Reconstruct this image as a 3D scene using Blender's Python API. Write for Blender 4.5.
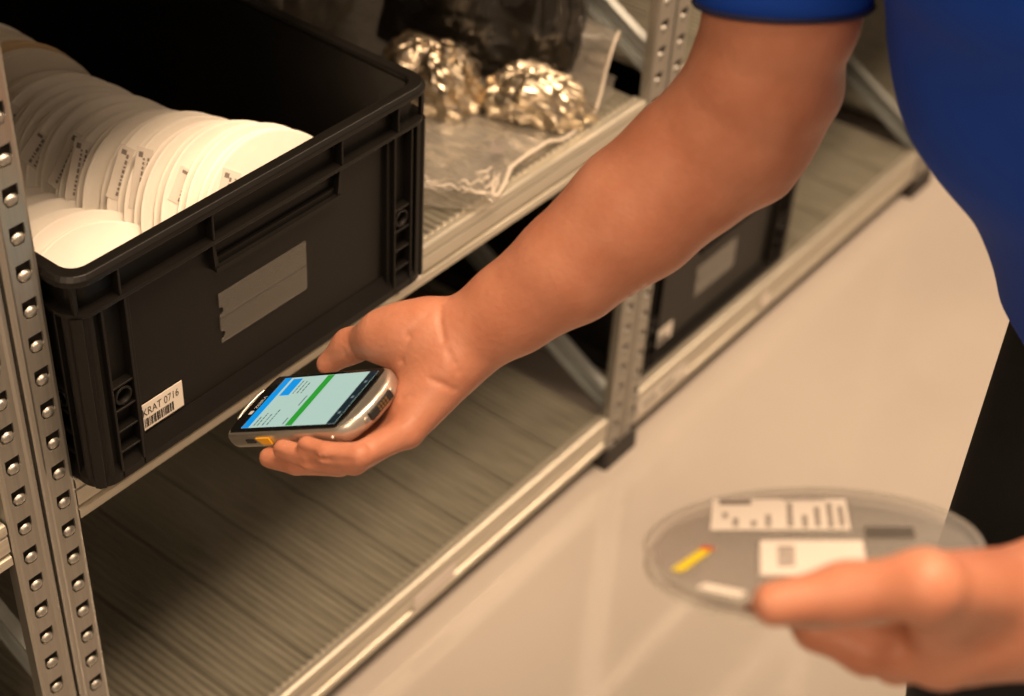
import bpy, bmesh, math, random
import numpy as np
from mathutils import Vector, Matrix, noise as mnoise

for o in list(bpy.data.objects): bpy.data.objects.remove(o)
scene = bpy.context.scene
COL = scene.collection
random.seed(7); RNG = np.random.default_rng(7)

# ------------------------------------------------------------------ camera
CAM = np.array([-.55043, -.79706, 1.50902])
F_PX = 1614.0
# rows: world axes expressed in camera axes (right, down, forward)
RW = np.array([[0.62004511, -0.47260009, 0.62625332],
               [-0.78287185, -0.42512105, 0.45429478],
               [0.05153372, -0.77195935, -0.63357954]])
cam_data = bpy.data.cameras.new('camera')
cam_data.sensor_width = 36.0
cam_data.lens = F_PX / 1024.0 * 36.0
cam_data.clip_start = .02
cam_data.dof.use_dof = True
cam_data.dof.focus_distance = 1.27
cam_data.dof.aperture_fstop = 4.0
cam = bpy.data.objects.new('camera', cam_data); COL.objects.link(cam)
m = Matrix.Identity(4)
for i in range(3):
    m[i][0] = RW[i][0]; m[i][1] = -RW[i][1]; m[i][2] = -RW[i][2]; m[i][3] = CAM[i]
cam.matrix_world = m
scene.camera = cam

# ------------------------------------------------------------------ world, lamps, exposure
world = bpy.data.worlds.new('world'); scene.world = world
world.use_nodes = True
wb = world.node_tree.nodes['Background']
wb.inputs[0].default_value = (1.0, .74, .50, 1)
wb.inputs[1].default_value = .245

def area_lamp(name, loc, target, sx, sy, power, color):
    ld = bpy.data.lights.new(name, 'AREA'); ld.shape = 'RECTANGLE'
    ld.size = sx; ld.size_y = sy; ld.energy = power; ld.color = color
    o = bpy.data.objects.new(name, ld); COL.objects.link(o)
    o.location = loc
    o.rotation_euler = (Vector(target) - Vector(loc)).to_track_quat('-Z', 'Y').to_euler()
    return o
WARM = (1.0, .71, .465)
area_lamp('ceiling_strip_lamp', (.30, -.70, 2.75), (.30, -.50, 0), 1.5, .60, 88, WARM)
area_lamp('ceiling_strip_lamp', (2.5, -.80, 2.75), (2.5, -.65, 0), 1.5, .60, 66, WARM)
area_lamp('ceiling_strip_lamp', (-1.9, -1.0, 2.75), (-1.3, -.85, 0), 1.5, .60, 50, WARM)
scene.view_settings.view_transform = 'Standard'
scene.view_settings.look = 'None'
scene.view_settings.gamma = 1.0
scene.view_settings.use_curve_mapping = False
scene.view_settings.exposure = 0.0

# ------------------------------------------------------------------ helpers
def px(x, y, D):
    """a point at camera depth D seen at photo position x, y"""
    return CAM + RW @ np.array([(x-512)/F_PX*D, (y-348)/F_PX*D, D])

def tag(o, label=None, cat=None, group=None, kind=None):
    if label: o['label'] = label
    if cat: o['category'] = cat
    if group: o['group'] = group
    if kind: o['kind'] = kind
    return o

def link(name, me, mats=None, parent=None):
    if mats is not None and not me.materials:
        for mt in (mats if isinstance(mats, (list, tuple)) else [mats]): me.materials.append(mt)
    o = bpy.data.objects.new(name, me); COL.objects.link(o)
    if parent is not None: o.parent = parent
    return o

def empty(name, loc, label, cat, group=None, rot=None):
    o = bpy.data.objects.new(name, None); COL.objects.link(o)
    o.empty_display_size = .05
    o.location = loc
    if rot is not None: o.rotation_euler = rot
    return tag(o, label, cat, group)

class MB:
    def __init__(s): s.v = []; s.f = []; s.m = []; s.sm = []
    def add(s, vs, fs, mi=0, smooth=False):
        b = len(s.v); s.v += [tuple(map(float, p)) for p in vs]
        for q in fs: s.f.append([b+i for i in q]); s.m.append(mi); s.sm.append(smooth)
        return s
    def box(s, x0, y0, z0, x1, y1, z1, mi=0):
        vs = [(x0,y0,z0),(x1,y0,z0),(x1,y1,z0),(x0,y1,z0),(x0,y0,z1),(x1,y0,z1),(x1,y1,z1),(x0,y1,z1)]
        return s.add(vs, [(0,3,2,1),(4,5,6,7),(0,1,5,4),(1,2,6,5),(2,3,7,6),(3,0,4,7)], mi)
    def bar(s, a, b, w, h, up=(0,0,1), mi=0):
        a = Vector(a); b = Vector(b); d = (b-a).normalized(); sd = d.cross(Vector(up)).normalized(); u = sd.cross(d)
        vs = []
        for p in (a, b):
            for i, j in ((-1,-1),(1,-1),(1,1),(-1,1)): vs.append(p + sd*(i*w/2) + u*(j*h/2))
        return s.add(vs, [(0,1,2,3),(7,6,5,4),(0,4,5,1),(1,5,6,2),(2,6,7,3),(3,7,4,0)], mi)
    def extrude(s, prof, a, b, frame, mi=0, closed=True, caps=True, smooth=False):
        """prof: list of (p,q); frame: function (t,p,q)->xyz for t in (a,b)"""
        n = len(prof)
        vs = [frame(a,*p) for p in prof] + [frame(b,*p) for p in prof]
        fs = [(i,(i+1)%n,n+(i+1)%n,n+i) for i in range(n if closed else n-1)]
        s.add(vs, fs, mi, smooth)
        if caps and closed: s.add(vs, [tuple(range(n))[::-1], tuple(range(n,2*n))], mi)
        return s
    def tube(s, pts, r, seg=8, mi=0, caps=True):
        pts = [Vector(p) for p in pts]; n = len(pts)
        rs = r if isinstance(r, (list, tuple)) else [r]*n
        vs = []; up = Vector((0,0,1))
        for i, p in enumerate(pts):
            d = (pts[min(i+1,n-1)] - pts[max(i-1,0)]).normalized()
            if abs(d.dot(up)) > .98: up = Vector((1,0,0))
            sd = d.cross(up).normalized(); u = sd.cross(d); up = u
            for k in range(seg):
                t = 2*math.pi*k/seg; vs.append(p + sd*math.cos(t)*rs[i] + u*math.sin(t)*rs[i])
        fs = [(i*seg+k, i*seg+(k+1)%seg, (i+1)*seg+(k+1)%seg, (i+1)*seg+k) for i in range(n-1) for k in range(seg)]
        s.add(vs, fs, mi, True)
        if caps: s.add(vs, [tuple(range(seg))[::-1], tuple(range((n-1)*seg, n*seg))], mi)
        return s
    def loops(s, loops, mi=0, smooth=False, close_u=True, cap0=False, cap1=False):
        n = len(loops[0]); vs = [p for l in loops for p in l]
        fs = [(i*n+k, i*n+(k+1)%n, (i+1)*n+(k+1)%n, (i+1)*n+k) for i in range(len(loops)-1) for k in range(n if close_u else n-1)]
        s.add(vs, fs, mi, smooth)
        if cap0: s.add(loops[0], [tuple(range(n))[::-1]], mi)
        if cap1: s.add(loops[-1], [tuple(range(n))], mi)
        return s
    def mesh(s, name):
        me = bpy.data.meshes.new(name); me.from_pydata(s.v, [], s.f)
        me.polygons.foreach_set('material_index', s.m); me.polygons.foreach_set('use_smooth', s.sm); me.update()
        return me
    def build(s, name, mats, parent=None, bevel=0):
        o = link(name, s.mesh(name), mats, parent)
        if bevel:
            b = o.modifiers.new('bevel', 'BEVEL'); b.width = bevel; b.segments = 2; b.limit_method = 'ANGLE'; b.angle_limit = math.radians(40)
        return o

def rrect(x0, y0, x1, y1, r, seg=6):
    out = []
    for cx, cy, a0 in ((x1-r,y1-r,0),(x0+r,y1-r,90),(x0+r,y0+r,180),(x1-r,y0+r,270)):
        for k in range(seg+1):
            a = math.radians(a0 + 90*k/seg); out.append((cx+r*math.cos(a), cy+r*math.sin(a)))
    return out

# ------------------------------------------------------------------ materials
def nd(nt, t, **kw):
    n = nt.nodes.new(t)
    for k, v in kw.items():
        if k in n.inputs: n.inputs[k].default_value = v
        else: setattr(n, k, v)
    return n

def mat(name, col, rough=.5, metal=0., var=0., scale=20., stretch=(1,1,1), bump=0., bscale=200., bstretch=None, col2=None,
        spec=.5, sss=0., sssr=(1,.35,.2), trans=0., alpha=1., emit=None, estr=1., rvar=0., coat=0., detail=4., ior=1.45):
    mt = bpy.data.materials.new(name); mt.use_nodes = True; nt = mt.node_tree
    bs = nt.nodes['Principled BSDF']
    bs.inputs['Base Color'].default_value = (*col, 1); bs.inputs['Roughness'].default_value = rough
    bs.inputs['Metallic'].default_value = metal; bs.inputs['Specular IOR Level'].default_value = spec
    bs.inputs['IOR'].default_value = ior
    if sss:
        bs.inputs['Subsurface Weight'].default_value = sss; bs.inputs['Subsurface Radius'].default_value = sssr
        bs.inputs['Subsurface Scale'].default_value = .006
    if trans: bs.inputs['Transmission Weight'].default_value = trans
    if coat: bs.inputs['Coat Weight'].default_value = coat; bs.inputs['Coat Roughness'].default_value = .15
    if alpha < 1: bs.inputs['Alpha'].default_value = alpha
    if emit is not None:
        bs.inputs['Emission Color'].default_value = (*emit, 1); bs.inputs['Emission Strength'].default_value = estr
    if var or rvar or bump or col2:
        tc = nd(nt, 'ShaderNodeTexCoord'); mp = nd(nt, 'ShaderNodeMapping'); mp.inputs['Scale'].default_value = stretch
        nt.links.new(tc.outputs['Object'], mp.inputs[0])
        nz = nd(nt, 'ShaderNodeTexNoise', Scale=scale, Detail=detail, Roughness=.6); nt.links.new(mp.outputs[0], nz.inputs['Vector'])
        if var or col2:
            cr = nd(nt, 'ShaderNodeValToRGB'); e = cr.color_ramp.elements
            c2 = col2 or tuple(min(1, c*(1+var)) for c in col)
            c1 = col if col2 else tuple(c*(1-var) for c in col)
            e[0].position = .32; e[1].position = .68
            e[0].color = (*c1, 1); e[1].color = (*c2, 1)
            nt.links.new(nz.outputs['Fac'], cr.inputs[0]); nt.links.new(cr.outputs[0], bs.inputs['Base Color'])
        if rvar:
            mr = nd(nt, 'ShaderNodeMapRange'); mr.inputs[1].default_value = .3; mr.inputs[2].default_value = .7
            mr.inputs[3].default_value = max(0, rough-rvar); mr.inputs[4].default_value = rough+rvar
            nt.links.new(nz.outputs['Fac'], mr.inputs[0]); nt.links.new(mr.outputs[0], bs.inputs['Roughness'])
        if bump:
            mp2 = nd(nt, 'ShaderNodeMapping'); mp2.inputs['Scale'].default_value = bstretch or (1,1,1)
            nt.links.new(tc.outputs['Object'], mp2.inputs[0])
            n2 = nd(nt, 'ShaderNodeTexNoise', Scale=bscale, Detail=3.); nt.links.new(mp2.outputs[0], n2.inputs['Vector'])
            bp = nd(nt, 'ShaderNodeBump', Strength=bump, Distance=.002); nt.links.new(n2.outputs['Fac'], bp.inputs['Height'])
            nt.links.new(bp.outputs[0], bs.inputs['Normal'])
    return mt

def film_mat(name, tint, gloss_rough=.12, haze=.12, haze_col=(.8,.75,.68), ior=1.5, bump=.0, bscale=60., veil=None):
    """thin clear plastic: see-through, fresnel gloss and a little haze"""
    mt = bpy.data.materials.new(name); mt.use_nodes = True; nt = mt.node_tree
    for n in list(nt.nodes):
        if n.type != 'OUTPUT_MATERIAL': nt.nodes.remove(n)
    out = [n for n in nt.nodes if n.type == 'OUTPUT_MATERIAL'][0]
    tr = nd(nt, 'ShaderNodeBsdfTransparent', Color=(*tint, 1)); df = nd(nt, 'ShaderNodeBsdfDiffuse', Color=(*haze_col, 1))
    gl = nd(nt, 'ShaderNodeBsdfGlossy', Color=(1,1,1,1), Roughness=gloss_rough)
    m1 = nd(nt, 'ShaderNodeMixShader'); m1.inputs[0].default_value = haze
    m2 = nd(nt, 'ShaderNodeMixShader'); fr = nd(nt, 'ShaderNodeLayerWeight'); fr.inputs['Blend'].default_value = .5
    f0 = ((ior-1)/(ior+1))**2
    pw = nd(nt, 'ShaderNodeMath', operation='POWER'); pw.inputs[1].default_value = 5.0
    ma = nd(nt, 'ShaderNodeMath', operation='MULTIPLY_ADD'); ma.inputs[1].default_value = 1-f0; ma.inputs[2].default_value = f0
    nt.links.new(fr.outputs['Facing'], pw.inputs[0]); nt.links.new(pw.outputs[0], ma.inputs[0])
    nt.links.new(tr.outputs[0], m1.inputs[1]); nt.links.new(df.outputs[0], m1.inputs[2])
    nt.links.new(ma.outputs[0], m2.inputs[0]); nt.links.new(m1.outputs[0], m2.inputs[1]); nt.links.new(gl.outputs[0], m2.inputs[2])
    nt.links.new(m2.outputs[0], out.inputs[0])
    if bump:
        tc = nd(nt, 'ShaderNodeTexCoord'); n2 = nd(nt, 'ShaderNodeTexNoise', Scale=bscale, Detail=4.); nt.links.new(tc.outputs['Object'], n2.inputs['Vector'])
        bp = nd(nt, 'ShaderNodeBump', Strength=bump, Distance=.004); nt.links.new(n2.outputs['Fac'], bp.inputs['Height'])
        nt.links.new(bp.outputs[0], gl.inputs['Normal']); nt.links.new(bp.outputs[0], fr.inputs['Normal'])
    return mt

M = {}
M['floor'] = mat('floor_coating', (.46,.415,.375), .10, var=.03, scale=3, rvar=.03, bump=.04, bscale=30, spec=.9)
M['wall'] = mat('dark_wall_paint', (.05,.045,.04), .8, var=.1, scale=4)
M['post'] = mat('galvanised_post', (.37,.355,.325), .36, .8, var=.10, scale=8, stretch=(30,30,.6), rvar=.08)
M['beam'] = mat('galvanised_beam', (.62,.585,.50), .36, .7, var=.10, scale=10, stretch=(.6,20,20), rvar=.08)
M['deck'] = mat('galvanised_deck', (.265,.25,.20), .45, .5, var=.22, scale=26, stretch=(14,.45,1), rvar=.1, bump=.10, bscale=60, bstretch=(10,.6,1))
M['brace'] = mat('galvanised_brace', (.40,.42,.41), .5, .8, var=.12, scale=12, stretch=(6,1,1))
M['foot'] = mat('dark_plastic_foot', (.03,.025,.022), .6)
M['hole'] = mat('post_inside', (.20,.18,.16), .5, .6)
M['plastic'] = mat('black_crate_plastic', (.0055,.0048,.0041), .42, var=.12, scale=30, bump=.05, bscale=900, spec=.28)
M['pocket'] = film_mat('label_pocket_film', (.85,.85,.84), .35, .075, (.55,.52,.46))
M['paper'] = mat('white_paper', (.74,.68,.61), .6)
M['paper_dim'] = mat('pink_white_paper', (.78,.70,.64), .6)
M['ink'] = mat('black_ink', (.02,.02,.02), .6)
M['ink_grey'] = mat('grey_ink', (.22,.19,.17), .6)
M['skin'] = mat('skin', (.41,.162,.095), .46, col2=(.49,.215,.135), scale=22, detail=3, bump=.25, bscale=240, sss=.18, spec=.38)
M['nail'] = mat('fingernail', (.62,.30,.20), .3, spec=.5)
M['hair'] = mat('short_brown_hair', (.05,.03,.018), .6, bump=.6, bscale=400)
M['shirt'] = mat('blue_jersey', (.003,.046,.36), .75, var=.10, scale=9, bump=.12, bscale=900, spec=.25)
M['shirt_hem'] = mat('navy_hem', (.003,.008,.05), .8)
M['trousers'] = mat('black_trousers', (.010,.010,.011), .85, bump=.1, bscale=700, spec=.2)
M['shoe'] = mat('black_shoe', (.012,.012,.012), .5)
# ------------------------------------------------------------------ the setting
DECK_LOW, DECK_UP, DECK_TOP = .090, .575, 1.055
POST_X = (-.0335, .8555, 1.7445, 2.6335); POST_W = .066; POST_Y = .030
b = MB(); b.box(-3.2, -3.2, -.05, 5.0, 1.2, 0)
fl = b.build('floor', M['floor']); tag(fl, 'glossy pale beige coated floor of the aisle', 'floor', kind='structure')
b = MB(); b.box(-3.2, 1.1, 0, 5.0, 1.2, 3.2)
wl = b.build('wall_back', M['wall']); tag(wl, 'dark wall behind the shelving', 'wall', kind='structure')

# ------------------------------------------------------------------ shelving: uprights
PITCH = .033
def post_mesh(h):
    """perforated upright, local x across, y=0 front face, z up"""
    b = MB(); hw = POST_W/2; n = int(h/PITCH); z0 = .02
    def ring_cell(xa, xb, za, zb, xc, zc):
        # plate with a tapered slot, pressed-in tongue below
        o = [(xa,za),(xb,za),(xb,zb),(xa,zb)]
        hole = [(xc-.0042,zc-.0085),(xc+.0042,zc-.0085),(xc+.0070,zc-.002),(xc+.0066,zc+.0085),(xc-.0066,zc+.0085),(xc-.0070,zc-.002)]
        vs = [(p[0],0,p[1]) for p in o] + [(p[0],0,p[1]) for p in hole] + [(p[0],.0022,p[1]) for p in hole]
        fs = [(0,1,5,4),(1,6,5),(1,2,7,6),(2,3,8,7),(3,9,8),(3,0,4,9)]
        fs += [(4+i,4+(i+1)%6,10+(i+1)%6,10+i) for i in range(6)]
        b.add(vs, fs, 0)
        # tongue: small domed lug in the lower half of the slot
        dv = []; R_ = .0062
        for j, (rr, yy) in enumerate(((R_, .0026), (R_*.8, .0004), (R_*.45, -.0008))):
            for k in range(8):
                t = 2*math.pi*k/8; dv.append((xc+.0012+rr*math.cos(t), yy, zc-.0045+rr*.80*math.sin(t)))
        dv.append((xc+.0012, -.0011, zc-.0045))
        df = [(j*8+k, j*8+(k+1)%8, (j+1)*8+(k+1)%8, (j+1)*8+k) for j in range(2) for k in range(8)] + [(16+k, 16+(k+1)%8, 24) for k in range(8)]
        b.add(dv, df, 0, True)
    for side in (-1, 1):
        xc = side*.0195; xa, xb = sorted((side*.0085, side*.0290))
        for i in range(n):
            za = z0 + i*PITCH; ring_cell(xa, xb, za, za+PITCH, xc, za+PITCH/2)
    zt = z0 + n*PITCH
    fr = lambda t, p, q: (p, q, t)
    # rounded outer edges and flanges running back, and the centre groove
    for s in (-1, 1):
        pr = [(s*.0290,0),(s*.0315,.0008),(s*.033,.003),(s*.033,.014),(s*.024,.014),(s*.024,.012),(s*.031,.012),(s*.031,.0035),(s*.029,.0022)]
        if s < 0: pr = pr[::-1]
        b.extrude(pr, z0, zt, fr, 0)
        pr = [(s*.0085,0),(s*.0060,-.0012),(s*.0030,-.0008),(s*.0016,.0006),(s*.0012,.008),(s*.0030,.008),(s*.0085,.0022)]
        if s > 0: pr = pr[::-1]
        b.extrude(pr, z0, zt, fr, 0)
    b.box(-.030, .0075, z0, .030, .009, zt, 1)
    return b.mesh('front_post')
PM_TALL = post_mesh(2.0)
PM_TALL.materials.append(M['post']); PM_TALL.materials.append(M['hole'])
def brace_mesh():
    """channel brace along local y (0..1.0 scaled by construction), webs and a scalloped flange"""
    b = MB(); L = .62
    pr = [(-.017,0),(-.017,.012),(-.014,.012),(-.014,.003),(-.004,.003),(-.002,.006),(.002,.006),(.004,.003),(.014,.003),(.014,.012),(.017,.012),(.017,0)]
    b.extrude(pr, 0, L, lambda t, p, q: (-q, t, p), 0)
    return b.mesh('diagonal_brace')
BRM = brace_mesh(); BRM.materials.append(M['brace'])
def foot_mesh():
    b = MB(); lo = rrect(-.037, -.004, .037, .024, .005, 3); up = rrect(-.036, -.003, .036, .023, .005, 3)
    b.loops([[(x,y,0) for x,y in lo], [(x,y,.004) for x,y in lo], [(x,y,.034) for x,y in up]], cap0=True, cap1=True)
    return b.mesh('foot')
FTM = foot_mesh(); FTM.materials.append(M['foot'])
wh = ['left of the black crate, close to the camera', 'in the middle, behind the forearm', 'beyond the far crate beside the blue shirt', 'at the far end of the row, behind the person']
for i, X in enumerate(POST_X):
    fr = empty('upright_frame', (X, POST_Y, 0), 'galvanised perforated steel upright frame ' + wh[i], 'rack frame', 'upright frames of the shelving')
    link('front_post', PM_TALL, None, fr)
    rp = link('rear_post', PM_TALL, None, fr); rp.location = (0, .60, 0); rp.rotation_euler = (0, 0, math.pi)
    link('foot', FTM, None, fr)
    f2 = link('foot', FTM, None, fr); f2.location = (0, .60, 0); f2.rotation_euler = (0, 0, math.pi)
    for z in (.082, .315, .60, .92, 1.24):
        br = link('diagonal_brace', BRM, None, fr); br.location = (.004, .015, z); br.rotation_euler = (math.atan(.56), 0, 0)

# ------------------------------------------------------------------ shelving: shelves
def beam(b, xa, xb, h, y0=0., s=1):
    k = h/.05
    pr = [(.012,.0),(.004,.0006),(.0008,-.0004),(0,-.003),(0,-.010*k),(.002,-.0115*k),(.002,-.0135*k),(.0008,-.015*k),(.0008,-.032*k),(.005,-.0335*k),(.005,-.037*k),
          (.0005,-.0385*k),(.0005,-.048*k),(.003,-.05*k),(.032,-.05*k),(.032,-.047*k),(.008,-.047*k),(.008,-.004),(.012,-.003)]
    b.extrude(pr, xa, xb, lambda t, p, q: (t, y0 + s*p, q), 0)
def deck_panel_mesh(w, dep):
    b = MB(); n = 9; p = (w-.003)/n; prof = [(.0, -.010), (.0, -.001)]
    for i in range(n):
        x = .0005 + i*p
        prof += [(x+p*.10, -.0012), (x+p*.32, .0016), (x+p*.68, .0016), (x+p*.90, -.0012)]
    prof += [(w-.002, -.001), (w-.002, -.010)]
    m_ = len(prof)
    rows = [[(x, 0, z-.007) for x, z in prof], [(x, 0, z-.0012) for x, z in prof], [(x, .0012, z) for x, z in prof], [(x, dep, z) for x, z in prof], [(x, dep, z-.010) for x, z in prof]]
    b.loops(rows, 0, False, close_u=False)
    return b.mesh('deck_panel')
DPM = deck_panel_mesh(.0912, .545); DPM.materials.append(M['deck'])
def beads_mesh():
    b = MB(); n = 81
    for i in range(n):
        x = .82*(i+.5)/n; L = []
        for rr, q in ((.0024,-.0020),(.0024,.0004),(.0017,.0018)): L.append([(x+rr*1.25*math.cos(a), rr*math.sin(a), q) for a in np.linspace(0, 2*math.pi, 8, endpoint=False)])
        b.loops(L, 0, True, cap1=True)
    b.box(0, -.0008, -.008, .82, .0008, -.0008)
    return b.mesh('beaded_lip')
BEADS = beads_mesh(); BEADS.materials.append(M['beam'])
def shelf(xa, xb, z, h, label, n=9):
    e = empty('shelf', ((xa+xb)/2, .32, z), label, 'shelf', 'galvanised steel shelves')
    loc = lambda o: setattr(o, 'location', (-(xa+xb)/2, -.32, -z)) or o
    b = MB(); beam(b, xa, xb, h, .0325); b.v = [(x, y, q+z) for x, y, q in b.v]; loc(b.build('front_beam', M['beam'], e))
    b = MB(); beam(b, xa, xb, h, .6275, -1); b.v = [(x, y, q+z) for x, y, q in b.v]; loc(b.build('rear_beam', M['beam'], e))
    st = (xb-xa)/n
    lo_ = link('beaded_lip', BEADS, None, e); lo_.location = (-(xb-xa)/2, .0462-.32, 0); lo_.scale = ((xb-xa)/.82, 1, 1); lo_['kind'] = 'stuff'
    for i in range(n):
        o = link('deck_panel', DPM, None, e); o.scale = (st/.0912, 1, 1)
        o.location = (xa+i*st-(xa+xb)/2, .0465-.32, -.0012)
    return e
G = .0345
bays = [(POST_X[0]-.889+G, POST_X[0]-G), (POST_X[0]+G, POST_X[1]-G), (POST_X[1]+G, POST_X[2]-G), (POST_X[2]+G, POST_X[3]-G)]
bl = ['bay left of the near post', 'bay between the near and middle posts', 'far bay beyond the middle post', 'last bay behind the person']
shelves = {}
for i, (xa, xb) in enumerate(bays):
    shelves[i,0] = shelf(xa, xb, DECK_LOW, .056, 'ribbed galvanised bottom shelf near the floor, ' + bl[i])
    shelves[i,1] = shelf(xa, xb, DECK_UP, .046, 'ribbed galvanised upper shelf, ' + bl[i])
    shelves[i,2] = shelf(xa, xb, DECK_TOP, .046, 'ribbed galvanised top shelf above the picture, ' + bl[i])

# printed labels stuck on the beams
def text_mesh(body, size, name='lettering', extrude=0):
    cu = bpy.data.curves.new(name, 'FONT'); cu.body = body; cu.size = size; cu.align_x = 'LEFT'; cu.extrude = extrude
    o = bpy.data.objects.new(name, cu); COL.objects.link(o)
    dg = bpy.context.evaluated_depsgraph_get()
    me = bpy.data.meshes.new_from_object(o.evaluated_get(dg)); me.name = name
    bpy.data.objects.remove(o); bpy.data.curves.remove(cu)
    return me
def face_label(name, x, y, z, w, h, label, cat, marks, paper='paper'):
    """thin sticker on a face looking to -y; marks = list of (x,z,w,h) of printed blocks"""
    b = MB(); b.box(0, -.0006, 0, w, 0, h, 0)
    o = b.build(name, [M[paper], M['ink'], M['ink_grey']]); o.location = (x, y, z); tag(o, label, cat)
    if marks:
        q = MB()
        for (mx, mz, mw, mh) in marks: q.box(mx, -.0009, mz, mx+mw, -.0005, mz+mh)
        q.build('printing', M['ink_grey'], o)
    return o
ws = [(.012+.0085*k, .006, .0055, .010) for k in range(4)] + [(.056+.0085*k, .006, .006, .008) for k in range(4)]
face_label('shelf_label', bays[2][0]+.004, .0328, DECK_LOW-.0415, .118, .024, 'long white shelf label with dark lettering on the low beam by the middle post', 'label', ws)
face_label('shelf_label', .430, .0328, DECK_LOW-.0415, .075, .022, 'blank white label on the low beam between near and middle posts', 'label', [], 'paper_dim')
face_label('shelf_label', .398, .0322, DECK_UP-.0335, .034, .030, 'small white label on the upper beam right of the big crate', 'label', [], 'paper_dim')
face_label('shelf_label', 1.215, .0328, DECK_LOW-.0415, .02, .022, 'tiny white label on the low beam below the far crate', 'label', [], 'paper_dim')
# ------------------------------------------------------------------ crates
CW, CD, CH = .408, .600, .213
def ring(b, outer, inner, mi=0, smooth=False):
    """closed ring of quads: outer/inner = lists of (inset, z) walked outer first; all with rounded corners"""
    lo = []
    for ins, z in outer + inner:
        r = max(.004, .022-max(ins,0)*.6); lo.append([(x, y, z) for x, y in rrect(ins, ins, CW-ins, CD-ins, r, 7)])
    lo.append(lo[0]); b.loops(lo, mi, smooth)
def crate_meshes():
    out = {}
    b = MB()   # tub: walls and floor
    ring(b, [(.0105,.207),(.0125,.012)], [(.0160,.012),(.0135,.207)])
    lo = rrect(.0145,.0145,CW-.0145,CD-.0145,.012,5)
    b.loops([[(x,y,.003) for x,y in lo],[(x,y,.007) for x,y in lo]], cap0=True, cap1=True)
    out['tub'] = b.mesh('tub')
    b = MB()   # bottom skirt, sloping out to the foot
    ring(b, [(.0115,.022),(.0025,.0085),(.0025,0)], [(.030,0),(.030,.004),(.0140,.022)])
    out['skirt'] = b.mesh('skirt')
    b = MB()   # stacking rim: broad flat top, drip edge, second ledge, upright ribs between
    ring(b, [(.0015,.211),(0,.209),(0,.2045)], [(.0025,.2045),(.0035,.206),(.0125,.206),(.0140,.211),(.0125,.213),(.003,.213)])
    ring(b, [(.0015,.1785),(.0015,.1745)], [(.0115,.1745),(.0115,.1785)])
    xs = [.0465, .142, .290, .3615]
    for x in xs:
        for y0, y1 in ((.0018,.0115),(CD-.0115,CD-.0018)): b.box(x-.0011, y0, .177, x+.0011, y1, .207)
    for y in (.0465, .17, .30, .43, .5535):
        for x0, x1 in ((.0018,.0115),(CW-.0115,CW-.0018)): b.box(x0, y-.0011, .177, x1, y+.0011, .207)
    for sx in (0, 1):
        for sy in (0, 1):
            c = (.009 if sx == 0 else CW-.009, .009 if sy == 0 else CD-.009)
            b.bar((c[0], c[1], .177), (c[0], c[1], .207), .004, .004, up=(1,0,0))
    out['rim'] = b.mesh('rim')
    # corner pillar for the corner at x=0,y=0: mirrored copies for the others
    def pillar(sx, sy):
        b = MB(); X = (lambda v: v) if sx > 0 else (lambda v: CW-v); Y = (lambda v: v) if sy > 0 else (lambda v: CD-v)
        def bx(x0,y0,z0,x1,y1,z1):
            xa, xb = sorted((X(x0),X(x1))); ya, yb = sorted((Y(y0),Y(y1))); b.box(xa,ya,z0,xb,yb,z1)
        zt = .1745; zb = .002
        # rounded outer skin with two shallow flutes
        pts = [(.020,.0035),(.0165,.0035),(.0150,.0055),(.0125,.0055),(.0100,.0038),(.0060,.0060),(.0038,.0100),(.0055,.0125),(.0055,.0150),(.0035,.0165),(.0035,.020),(.0060,.020),(.020,.0060)]
        pl = [(X(x),Y(y)) for x,y in pts]
        if sx*sy > 0: pl = pl[::-1]
        b.loops([[(x,y,zb) for x,y in pl],[(x,y,zt) for x,y in pl]], cap0=True, cap1=True)
        for a in (.0275, .0500):                     # upright webs, front and side
            bx(a-.0011, .0025, zb, a+.0011, .0125, zt); bx(.0025, a-.0011, zb, .0125, a+.0011, zt)
        bx(.0515,.0065,zb,.0565,.0125,zt); bx(.0065,.0515,zb,.0125,.0565,zt)
        for z in (.003, .0265, .048, .0695, .093):    # ladder cells
            bx(.0275,.0035,z,.0500,.0125,z+.0018); bx(.0035,.0275,z,.0125,.0500,z+.0018)
        bx(.018,.0075,zb,.0275,.0125,zt); bx(.0075,.018,zb,.0125,.0275,zt)
        # screw boss ring
        for fr in (lambda p, q, t: (X(.0388+p), Y(t), .0822+q), lambda p, q, t: (X(t), Y(.0388+p), .0822+q)):
            L = []
            for rr, t in ((.0088,.0125),(.0088,.0040),(.0066,.0040),(.0060,.011)):
                L.append([fr(rr*math.cos(a), rr*math.sin(a), t) for a in np.linspace(0, 2*math.pi, 14, endpoint=False)])
            b.loops(L, 0, True, cap1=True)
        return b.mesh('corner_pillar')
    out['pillars'] = [pillar(sx, sy) for sx in (1,-1) for sy in (1,-1)]
    def handle(sy):
        b = MB(); Y = (lambda v: v) if sy > 0 else (lambda v: CD-v)
        def poly(pts, y0, y1):
            a = [(x, Y(y0), z) for x, z in pts]; c = [(x, Y(y1), z) for x, z in pts]
            b.loops([a, c], cap0=True, cap1=True)
        poly([(.141,.1755),(.1435,.1755),(.1475,.1450),(.1430,.1450)], .0040, .0115)
        poly([(.2885,.1755),(.291,.1755),(.2890,.1450),(.2846,.1450)], .0040, .0115)
        poly([(.1430,.1490),(.2890,.1490),(.2890,.1450),(.1430,.1450)], .0030, .0115)
        poly([(.1475,.1555),(.2846,.1555),(.2846,.1490),(.1475,.1490)], .0075, .0115)
        return b.mesh('handle')
    out['handles'] = [handle(1), handle(-1)]
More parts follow.
